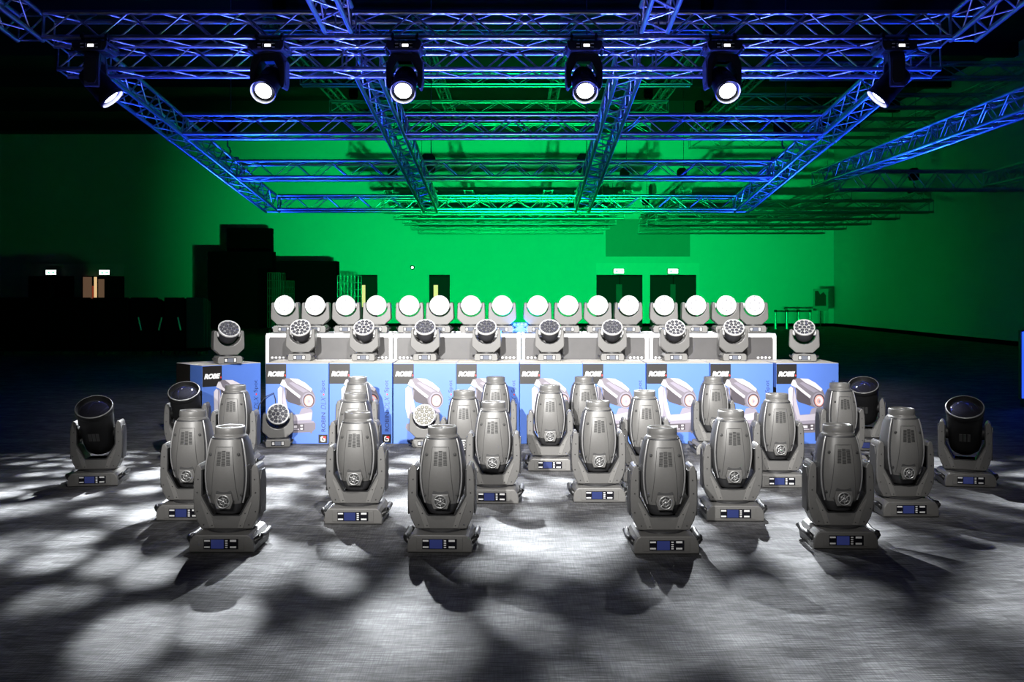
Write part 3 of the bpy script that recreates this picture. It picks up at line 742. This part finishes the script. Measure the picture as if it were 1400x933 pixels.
# ------------------------------------------------------------------ LED wash heads
def build_led():
    MS['l_base'] = MB().prism(list(reversed([(-.100, .004), (-.107, .022), (-.107, .05), (-.096, .070), (.096, .070), (.107, .05), (.107, .022), (.100, .004)])), -.1, .1, .005).mesh('base', GREY2)
    MS['l_plate'] = MB().box((0, -.102, .037), (.11, .005, .040)).mesh('display_panel', PANEL)
    MS['l_screen'] = MB().box((0, -.1055, .037), (.05, .003, .034)).mesh('screen', mat('flat_panel', (.12, .13, .16), .15, noise=.05))
    MS['l_btn'] = MB().box((-.04, -.105, .037), (.02, .002, .026)).box((.04, -.105, .037), (.02, .002, .030)).mesh('button_print', mat('button_grey', (.5, .5, .5), .4, noise=.05))
    for s, k in ((-1, 'l_hl'), (1, 'l_hr')):
        MS[k] = MB().tube([(s * .098, -.05, .03), (s * .122, -.045, .045), (s * .126, 0, .05), (s * .122, .045, .045), (s * .098, .05, .03)], .009, 7).mesh('carry_handle', DARKG)
    out = [(.0525, .079), (.075, .079), (.134, .135), (.136, .16), (.131, .28), (.125, .292), (.108, .296), (.104, .285)]
    inn = [(.1055 * math.cos(a), .262 + .1055 * math.sin(a)) for a in [R(d) for d in (8, -10, -30, -50, -70, -90)]]
    r_ = out + inn; l_ = [(-x, z) for x, z in reversed(r_[:-1])]
    MS['l_yoke'] = MB().prism(list(reversed(r_ + l_)), -.055, .055, .006).mesh('yoke', GREY)
    MS['l_turn'] = MB().lathe([(.06, .068), (.06, .081)], 20, capt=True).mesh('turntable', DARKG)
    # head along +z from the pivot (z of pivot .262)
    MS['l_head'] = MB().lathe([(.001, -.062), (.055, -.062), (.072, -.05), (.085, -.01), (.088, .03), (.092, .055), (.093, .07)], 32).mesh('head', mat('led_housing', (.035, .035, .042), .4, noise=.06, nscale=80))
    MS['l_rim'] = MB().lathe([(.0925, .058), (.0965, .063), (.0965, .078), (.093, .083), (.086, .081), (.084, .074)], 36).mesh('head_rim', mat('rim_grey', (.42, .42, .42), .4, noise=.05))
    plate = MB().lathe([(.0855, .0755), (.0005, .0756)], 32)
    lens = MB()
    pos = [(0, 0)] + [(.0375 * math.cos(k * PI / 3), .0375 * math.sin(k * PI / 3)) for k in range(6)] + \
          [(.0705 * math.cos(k * PI / 6 + PI / 12), .0705 * math.sin(k * PI / 6 + PI / 12)) for k in range(12)]
    for x, y in pos:
        lens.lathe([(.0168, .075), (.0168, .078), (.011, .0825), (.005, .0845), (.0003, .085)], 14, 0, T((x, y, 0)))
    for nm, lm, pm in (('dark', LEDLENS, LEDPLATE), ('dim', LEDLENS, LEDPLATED), ('reflect', LEDLENSC, LEDPLATED), ('on', LEDON, LEDPON)):
        MS['l_pl_' + nm] = plate.mesh('lens_plate', pm); MS['l_le_' + nm] = lens.mesh('lens_cluster', lm)
    m = MB()
    for s in (-1, 1): m.cyl((s * .08, 0, 0), (s * .108, 0, 0), .026, n=16)
    MS['l_axle'] = m.mesh('tilt_axle', mat('axle_grey', (.5, .5, .5), .35, noise=.05))
build_led()
def led(label, group, p, yaw, tilt, look_):
    t = thing('led_wash_light', label, 'wash light', M=T(p) @ RZ(R(yaw)), group=group)
    b = obj('base', MS['l_base'], t)
    for k, nm in (('l_plate', 'display_panel'), ('l_screen', 'screen'), ('l_btn', 'button_print'), ('l_hl', 'carry_handle'), ('l_hr', 'carry_handle'), ('l_turn', 'turntable')): obj(nm, MS[k], b)
    obj('yoke', MS['l_yoke'], t)
    h = obj('head', MS['l_head'], t, T((0, 0, .262)) @ RX(R(tilt)))
    obj('head_rim', MS['l_rim'], h); obj('lens_plate', MS['l_pl_' + look_], h)
    lc = obj('lens_cluster', MS['l_le_' + look_], h); lc['kind'] = 'stuff'
    obj('tilt_axle', MS['l_axle'], h)
    return t

# ------------------------------------------------------------------ cartons
BW, BH, BD = .566, .722, .50; YB = 9.2
def build_carton():
    MS['c_body'] = MB().prism([(0, 0), (0, BH), (BW, BH), (BW, 0)], 0, BD, .004).mesh('body', BLUE)
    MS['c_top'] = MB().box((BW / 2, BD / 4, BH + .0015), (BW - .004, BD / 2 - .004, .003)).box((BW / 2, BD * .75, BH + .0015), (BW - .004, BD / 2 - .004, .003)).mesh('flap', CARD)
    MS['c_tape'] = MB().box((BW / 2, BD / 2, BH + .0035), (BW - .02, .05, .001)).mesh('tape', mat('packing_tape', (.6, .55, .45), .2, noise=.05))
    U = lambda x: (x - 670) / 620 * BW
    V = lambda y: (835 - y) / 785 * BH
    P = lambda pts, d: [(U(x), -d, V(y)) for x, y in reversed(pts)] if area(pts) > 0 else [(U(x), -d, V(y)) for x, y in pts]
    def area(pts): return sum(a[0] * b[1] - b[0] * a[1] for a, b in zip(pts, pts[1:] + pts[:1]))
    def ell(cx, cy, rx, ry, n=20, rot=0): return [(cx + rx * math.cos(2 * PI * k / n) * math.cos(rot) - ry * math.sin(2 * PI * k / n) * math.sin(rot), cy + rx * math.cos(2 * PI * k / n) * math.sin(rot) + ry * math.sin(2 * PI * k / n) * math.cos(rot)) for k in range(n)]
    e = .0006
    MS['c_patch'] = MB().poly(P([(672, 56), (873, 56), (873, 250), (672, 250)], e)).mesh('logo_patch', PBLACK)
    tv, tf = text_mesh('ROBE', .1, .006, .25, .95)
    m = MB().add([(U(690) + x * (U(856) - U(690)), -2 * e, V(178) + y * (V(127) - V(178))) for x, y in tv], tf, 0)
    m.poly(P(ell(862, 167, 6, 9), 2 * e), 1)
    MS['c_logo'] = m.mesh('logo_lettering', WHITE, PRED)
    # printed picture of a moving head
    m = MB(); d = [e]
    def q(pts, mi): m.poly(P(pts, d[0]), mi); d[0] += .00012
    # base
    q([(800, 640), (905, 622), (1140, 612), (1162, 640), (1160, 690), (1135, 712), (1118, 738), (1105, 722), (905, 728), (815, 712), (790, 680)], 1)
    q([(905, 622), (1140, 612), (1150, 628), (905, 642)], 2)
    q([(900, 645), (1050, 642), (1050, 702), (900, 706)], 0)
    q([(912, 657), (980, 655), (980, 680), (912, 683)], 4); q([(920, 690), (1000, 688), (1000, 696), (920, 698)], 3)
    q([(1012, 650), (1036, 649), (1036, 665), (1012, 666)], 4); q([(1012, 680), (1036, 679), (1036, 695), (1012, 696)], 4)
    # yoke
    q([(790, 300), (815, 272), (850, 288), (872, 420), (905, 552), (1000, 545), (1022, 490), (1060, 480), (1118, 492), (1132, 520), (1122, 612), (900, 622), (815, 585), (790, 480)], 2)
    q([(790, 300), (815, 272), (832, 290), (830, 400), (835, 520), (815, 585), (795, 500)], 4)
    q([(850, 300), (872, 420), (905, 552), (925, 590), (880, 600), (850, 500), (838, 400)], 3)
    q([(905, 556), (1010, 548), (1100, 530), (1128, 530), (1122, 600), (905, 612)], 3)
    # head
    q([(812, 258), (835, 208), (880, 192), (985, 200), (1060, 240), (1125, 300), (1158, 370), (1160, 430), (1130, 480), (1085, 490), (1000, 462), (890, 425), (868, 395), (858, 290), (835, 270)], 1)
    q([(870, 395), (880, 300), (1010, 380), (1030, 440), (1000, 460), (890, 425)], 0)
    q([(905, 196), (985, 200), (1060, 240), (1128, 300), (1115, 325), (1040, 278), (960, 238)], 4)
    q([(930, 232), (1030, 285), (1100, 330), (1060, 345), (980, 300), (900, 240)], 2)
    q([(812, 258), (835, 208), (858, 214), (880, 262), (950, 318), (1015, 368), (1005, 392), (930, 340), (865, 285)], 4)
    q([(868, 282), (930, 335), (1000, 388), (990, 400), (920, 352), (862, 300)], 0)
    # front barrel and lens
    q(ell(1085, 405, 78, 82), 1); q(ell(1092, 410, 66, 76), 2); q(ell(1095, 412, 56, 66), 0)
    q(ell(1094, 414, 44, 54), 5); q(ell(1098, 415, 34, 43), 4); q(ell(1090, 418, 20, 28), 5); q(ell(1098, 420, 10, 14), 2)
    MS['c_pic'] = m.mesh('printed_picture', *PG, PPINK)
    # upright title, read from below
    m = MB()
    def vt(txt, y0, y1, x0, x1, bold=0, shear=0):
        tv, tf = text_mesh(txt, .1, bold, shear)
        m.add([(U(x1) - y * (U(x1) - U(x0)), -e, V(y0) + x * (V(y1) - V(y0))) for x, y in tv], tf, 0)
    vt('ROBIN', 716, 530, 1218, 1258, .001); vt('DLX', 500, 372, 1214, 1262, -.0012, .35); vt('Spot', 334, 214, 1212, 1262)
    m.poly(P(ell(1240, 354, 7, 9), e), 1)
    MS['c_title'] = m.mesh('printed_title', PNAVY, PRED)
    m = MB().poly(P([(1190, 745), (1278, 745), (1278, 828), (1190, 828)], e), 0)
    def rr(x0, y0, x1, y1, r):
        pts = []
        for cx, cy, a in ((x1 - r, y1 - r, 0), (x0 + r, y1 - r, 90), (x0 + r, y0 + r, 180), (x1 - r, y0 + r, 270)):
            pts += [(cx + r * math.cos(R(a + k * 30)), cy + r * math.sin(R(a + k * 30))) for k in range(4)]
        return pts
    m.poly(P(rr(1212, 762, 1258, 814, 12), 2 * e), 1); m.poly(P(rr(1221, 772, 1249, 804, 8), 3 * e), 0)
    m.poly(P([(1232, 762), (1262, 762), (1262, 786), (1236, 790)], 4 * e), 2); m.poly(P([(1230, 782), (1252, 782), (1252, 792), (1230, 792)], 4.5 * e), 1)
    MS['c_mark'] = m.mesh('corner_mark', PBLACK, WHITE, PRED)
    m = MB()
    for sx, fl in ((-e, 1), (BW + e, -1)):
        for (y0, y1, z0, z1) in ((.0, BD, .0, BH * .70), (BD * .45, BD, BH * .70, BH)):
            qd = [(sx, y0, z0), (sx, y0, z1), (sx, y1, z1), (sx, y1, z0)]
            m.poly(qd if fl > 0 else list(reversed(qd)))
    MS['c_side'] = m.mesh('printed_side', PBLACK)
build_carton()
def carton(label, M):
    t = thing('carton', label, 'box', M=M, group='blue printed cartons in a row')
    obj('body', MS['c_body'], t); obj('flap', MS['c_top'], t); obj('tape', MS['c_tape'], t)
    for k, nm in (('c_patch', 'logo_patch'), ('c_logo', 'logo_lettering'), ('c_pic', 'printed_picture'), ('c_title', 'printed_title'), ('c_mark', 'corner_mark'), ('c_side', 'printed_side')): obj(nm, MS[k], t)
    return t
sB = F / YB
ORD = ['first', 'second', 'third', 'fourth', 'fifth', 'sixth', 'seventh', 'eighth', 'ninth', 'tenth', 'eleventh', 'twelfth', 'thirteenth', 'fourteenth', 'fifteenth', 'sixteenth']
a1 = math.atan2(9.28 - 8.89, -2.293 + 2.705)
carton('blue cardboard carton turned aslant at the left end of the row', T((-2.735, 8.87, 0)) @ RZ(a1))
EDG = [363.5, 450, 537.7, 623.8, 710.5, 796.6, 884, 970.7]
for i, x in enumerate(EDG):
    carton('blue cardboard carton with printed lamp picture, %s from left in the row' % ORD[i + 1], T(((x - CX) / sB, YB + rnd.uniform(-.01, .01), 0)))
carton('blue cardboard carton at the right end of the row', T(((1060.5 - CX) / sB, YB - .02, 0)) @ RZ(R(2)))

# ------------------------------------------------------------------ flight cases
CW, CH, CD = 1.205, .968, .60; YC = 9.735; sC = F / YC
def build_case():
    cb = CH - .012
    MS['k_body'] = MB().box((CW / 2, CD / 2, (cb + .12) / 2 + .0), (CW - .02, CD - .02, cb - .13)).mesh('body', LAM)
    hz = MB().box((0, 0, 0), (CW - .05, .03, .034)).mesh('edge_rail', CASEALU)
    hy = MB().box((0, 0, 0), (.03, CD - .05, .034)).mesh('edge_rail', CASEALU)
    vz = MB().box((0, 0, 0), (.03, .03, CH - .14)).mesh('edge_rail', CASEALU)
    MS['k_h'] = hz; MS['k_y'] = hy; MS['k_v'] = vz
    m = MB()
    m.lathe([(.0005, -.030), (.014, -.025), (.022, -.014), (.0235, 0), (.022, .014), (.014, .025), (.0005, .030)], 14)
    MS['k_corner'] = m.mesh('ball_corner', CASEALU)
    m = MB().prism([(-.055, -.06), (-.055, .06), (.055, .06), (.055, -.06)], 0, .006, .002).prism([(-.02, -.03), (-.02, .03), (.02, .03), (.02, -.03)], -.008, 0, .003)
    MS['k_latch'] = m.mesh('latch', CASEALU)
    m = MB()
    m.cyl((-.022, 0, .05), (.022, 0, .05), .05, n=18).box((0, 0, .105), (.09, .09, .012))
    MS['k_caster'] = m.mesh('caster', BLKRUB)
    m = MB()
    for k in range(4): m.lathe([(.013, 0), (.013, .004), (.0005, .006)], 12, 0, T((k * .036, 0, 0)) @ RX(R(90)))
    MS['k_studs'] = m.mesh('rivet_row', CASEALU)
build_case()
for i in range(4):
    x0 = (363.2 - CX) / sC + i * 1.2165
    t = thing('flight_case', 'grey flight case with bright aluminium edges, %s from left behind the cartons' % ORD[i], 'flight case', (x0, YC, 0), group='flight cases behind the cartons')
    obj('body', MS['k_body'], t)
    for z in (.13, CH - .017):
        for y in (.015, CD - .015): obj('edge_rail', MS['k_h'], t, T((CW / 2, y, z)))
        for x in (.015, CW - .015): obj('edge_rail', MS['k_y'], t, T((x, CD / 2, z)))
        for y in (.018, CD - .018):
            for x in (.018, CW - .018): obj('ball_corner', MS['k_corner'], t, T((x, y, z - (.012 if z > .5 else 0))))
    for y in (.015, CD - .015):
        for x in (.015, CW - .015): obj('edge_rail', MS['k_v'], t, T((x, y, CH / 2 + .05)))
    for x in (.25, CW - .25): obj('latch', MS['k_latch'], t, T((x, .002, .60)))
    obj('rivet_row', MS['k_studs'], t, T((.06, .010, .738))); obj('rivet_row', MS['k_studs'], t, T((CW - .17, .010, .738)))
    for y in (.1, CD - .1):
        for x in (.12, CW - .12): obj('caster', MS['k_caster'], t, T((x, y, 0)))

# LED wash heads: on the cartons, on the cases, on the floor
ROW2 = [(307, 35, 28), (409, 32, 0), (496.5, 36, 0), (580.5, 38, 0), (665, 38, 0), (752, 38, 0), (838, 36, 0), (924, 32, 0), (1005, 34, 0), (1103.5, 36, -12)]
LK2 = ['dim', 'dark', 'dark', 'dim', 'dim', 'dim', 'dim', 'dark', 'dark', 'dark']
for i, (x, tl, yaw) in enumerate(ROW2):
    Yf = 9.415 if 0 < i else 9.02
    if i == 9: Yf = 9.36
    p = Vector(((x - CX) * Yf / F, Yf + .1, BH + .003))
    led('unlit LED wash light standing on the %s carton from left' % ORD[i], 'unlit wash lights on the cartons', p, yaw + rnd.uniform(-3, 3), 90 - tl - 8, LK2[i])
ROW3 = [388, 430, 472, 514, 559, 600.8, 643.8, 686.5, 735, 777, 818, 860, 909, 952.5, 993.7, 1033]
for i, x in enumerate(ROW3):
    Yf = YC + .12
    p = Vector(((x - CX) * Yf / F, Yf + .1, CH))
    led('brightly lit LED wash light, %s from left on the flight cases' % ORD[i], 'lit wash lights on the flight cases', p, rnd.uniform(-2, 2), 86, 'on')
for x, y, yaw, tl, lk, lab in ((379, 611, 12, 66, 'dim', 'on the carpet before the second carton from left'), (580, 612, 0, 74, 'reflect', 'on the carpet before the fourth carton from left'),
                               (1056, 612, 0, 62, 'dim', 'on the carpet behind the third-row head at right')):
    p = floor_pt(x, y, .1); p.y = min(p.y, YB - .14); 
    led('unlit LED wash light ' + lab, 'unlit wash lights on the floor', p, yaw, tl, lk)
# cable beside the left floor unit
p = floor_pt(370, 612, 0); p.y = 9.05
cz = [(-.06, .05, .05), (-.12, .06, .12), (-.155, .07, .24), (-.14, .085, .36), (-.08, .10, .43), (-.02, .12, .46), (-.005, .13, .40), (.0, .12, .2), (.0, .1, .07)]
tag(obj('power_cable', MB().tube([p + Vector(v) for v in cz], .004, 6).mesh('power_cable', CABLE)), 'thin black cable looping beside the small wash light on the floor', 'cable')
# blue glow lamp in the gap between the middle cases
t = thing('led_bar', 'small cyan-blue glowing LED unit behind the gap between the middle cases', 'lamp', px(711, 444, YC + .42))
obj('housing', MB().box((0, .03, -.03), (.17, .05, .10)).mesh('housing', BLACKH), t)
for k in range(4): obj('lens', MB().lathe([(.013, 0), (.010, .006), (.0005, .008)], 12, 0, T((-.055 + k * .037, .004, 0)) @ RX(R(90))).mesh('lens', BLUEG), t)
pl = bpy.data.lights.new('blue_glow', 'POINT'); pl.energy = 22; pl.color = (.05, .25, 1); pl.shadow_soft_size = .03
po = bpy.data.objects.new('blue_glow', pl); C.objects.link(po); po.location = px(711, 452, YC + .15)
# blue-lit panel at the right edge, its light put in as emission
Yp = 12.0
t = thing('flat_panel', 'upright panel cut by the right edge, its blue light put in as glow', 'screen', ((1397.5 - CX) * Yp / F, Yp, 0))
z0, z1 = CAMZ - 145 * Yp / F, CAMZ - 54 * Yp / F
obj('frame', MB().box((.35, .04, (z0 + z1) / 2), (.72, .06, z1 - z0 + .03)).mesh('frame', BLACKH), t)
obj('lit_panel', MB().box((.35, .0, (z0 + z1) / 2), (.70, .03, z1 - z0)).mesh('lit_panel', BLUEP), t)
for x in (.1, .6): obj('foot', MB().box((x, .05, z0 / 2), (.05, .3, z0)).mesh('foot', BLACKH), t)

# ------------------------------------------------------------------ things at the back
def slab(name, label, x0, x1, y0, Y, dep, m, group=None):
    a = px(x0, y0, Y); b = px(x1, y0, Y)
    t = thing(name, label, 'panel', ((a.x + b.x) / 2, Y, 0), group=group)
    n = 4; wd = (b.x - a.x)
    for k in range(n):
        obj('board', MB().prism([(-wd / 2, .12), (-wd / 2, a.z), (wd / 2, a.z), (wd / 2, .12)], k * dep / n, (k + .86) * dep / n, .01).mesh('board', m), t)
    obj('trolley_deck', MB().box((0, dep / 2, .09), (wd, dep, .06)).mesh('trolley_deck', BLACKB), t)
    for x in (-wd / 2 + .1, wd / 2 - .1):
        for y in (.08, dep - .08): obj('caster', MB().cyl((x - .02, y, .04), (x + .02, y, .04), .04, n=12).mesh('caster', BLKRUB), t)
slab('board_shadow_block', 'tall narrow black block standing in for a shadow on the back wall', 310, 370, 312, 38.6, .5, BLACKB)  # solid boards put where the wall only carries a cast shadow
slab('board_shadow_block', 'wide black block left of the tall one, standing in for shadow', 284, 372, 344, 36.5, .6, BLACKB)  # dark boards in place of the shadow's wider, lower part
slab('board_shadow_block', 'black board stack right of the tall shadow block by wire cages', 371, 459, 357, 37.2, .8, BLACKB)
def cage(label, x0, x1, y0, Y, m):
    a = px(x0, y0, Y); b = px(x1, y0, Y); wd = b.x - a.x; H = a.z; d = .7
    t = thing('roll_cage', label, 'trolley', ((a.x + b.x) / 2, Y, 0), group='wire roll cages')
    for nm, yy in (('wire_panel', 0), ('wire_panel', d)):
        mm = MB()
        for k in range(7): mm.cyl((-wd / 2 + wd * k / 6, yy, .2), (-wd / 2 + wd * k / 6, yy, H), .014, n=5)
        for k in range(8): mm.cyl((-wd / 2, yy, .2 + (H - .2) * k / 7), (wd / 2, yy, .2 + (H - .2) * k / 7), .012, n=5)
        tag(obj(nm, mm.mesh(nm, m), t), kind='stuff')
    obj('deck', MB().box((0, d / 2, .17), (wd, d, .06)).mesh('deck', BLACKB), t)
    for x in (-wd / 2 + .06, wd / 2 - .06):
        for y in (.06, d - .06): obj('caster', MB().cyl((x - .02, y, .07), (x + .02, y, .07), .07, n=12).mesh('caster', BLKRUB), t)
cage('green-lit wire roll cage right of the black board stack', 461.5, 490, 377, 37.5, WIRE)
WIRED = mat('cage_wire_shaded', (.05, .055, .055), .5, .3, noise=.05)  # darker copy of the wire, the shade on these cages as colour
cage('dim wire roll cage standing before the black shapes, taller', 366, 383, 373, 34.0, WIRED)
cage('dim wire roll cage standing before the black shapes, lower', 383.5, 396, 384, 34.9, WIRED)
# folded tables on trolleys at the left
TR = [(-2, 62, 'first'), (64, 124, 'second'), (126, 176, 'third'), (178, 216, 'fourth'), (224, 252, 'fifth'), (254, 279, 'sixth')]
for i, (a, b, od) in enumerate(TR):
    Y = 22.0
    p0 = px(a, 407, Y); p1 = px(b, 407, Y); wd = (p1.x - p0.x) * .97; H = p0.z
    t = thing('table_trolley', 'dark trolley of folded tables in shadow, %s from left' % od, 'trolley', ((p0.x + p1.x) / 2, Y, 0), group='folded table trolleys at left')
    m_ = NAVYB if i in (5,) else BLACKB
    for k in range(5):
        obj('table_top', MB().prism([(-wd / 2 + .04 * (k % 2), .16), (-wd / 2, H - .02 * k), (wd / 2, H - .02 * k), (wd / 2 - .04 * (k % 2), .16)], .0 + k * .11, .05 + k * .11, .012).mesh('table_top', m_), t)
    obj('deck', MB().box((0, .28, .12), (wd, .62, .05)).mesh('deck', BLACKB), t)
    for x in (-wd / 2 + .08, wd / 2 - .08):
        obj('caster', MB().cyl((x - .02, .04, .05), (x + .02, .04, .05), .05, n=12).mesh('caster', BLKRUB), t); obj('caster', MB().cyl((x - .02, .5, .05), (x + .02, .5, .05), .05, n=12).mesh('caster', BLKRUB), t)
    if i >= 3:
        lx, sx = {3: (191, 2), 4: (219, -2), 5: (245, 2)}[i]
        q0 = px(lx - sx, 434, Y - .06); q1 = px(lx + sx, 452, Y - .06)
        o0 = Vector(((p0.x + p1.x) / 2, Y, 0))
        obj('folded_leg', MB().cyl(q0 - o0, q1 - o0, .018, n=8).mesh('folded_leg', mat('leg_glint', (.6, .58, .5), .4, noise=.05)), t)  # pale paint stands in for the glint on a metal leg
# poster stand and belt posts on the right
p = px(1122, 395, 38.5)
t = thing('poster_stand', 'poster board on a thin stand near the right corner', 'sign', (p.x, 38.5, 0))
zt, zb = p.z, px(1122, 425, 38.5).z
obj('board', MB().box((0, 0, (zt + zb) / 2), (.56, .03, zt - zb)).mesh('board', POSTER), t)
obj('printed_sheet', MB().poly([(-.22, -.016, zb + .18), (.2, -.016, zb + .18), (.2, -.016, zt - .25), (.1, -.016, zt - .12), (-.02, -.016, zt - .22), (-.1, -.016, zt - .08), (-.22, -.016, zt - .08)]).mesh('printed_sheet', POSTERD), t)
obj('post', MB().cyl((0, .02, .02), (0, .02, zb + .1), .02, n=8).mesh('post', DARKG), t)
obj('foot', MB().lathe([(.18, 0), (.18, .02), (.03, .035)], 18, capb=True).mesh('foot', DARKG), t)
for k, x in enumerate((1060.3, 1075.7, 1091.7, 1107.6)):
    Y = 37.0; p = px(x, 424, Y)
    t = thing('barrier_post', 'shiny belt barrier post catching green light, %s from left' % ORD[k], 'post', (p.x, Y, 0), group='barrier posts by the back wall')
    obj('pole', MB().cyl((0, 0, .02), (0, 0, p.z - .08), .045, n=14).mesh('pole', mat('post_metal', (.75, .75, .75), .3, .5, noise=.05)), t)
    obj('cap', MB().lathe([(.05, p.z - .08), (.055, p.z - .07), (.055, p.z), (.001, p.z + .01)], 14).mesh('cap', DARKG), t)
    obj('foot', MB().lathe([(.17, 0), (.17, .015), (.05, .03)], 18, capb=True).mesh('foot', DARKG), t)
    if k < 3: obj('belt', MB().box((.21, 0, p.z - .04), (.36, .004, .05)).mesh('belt', BLACKB), t)
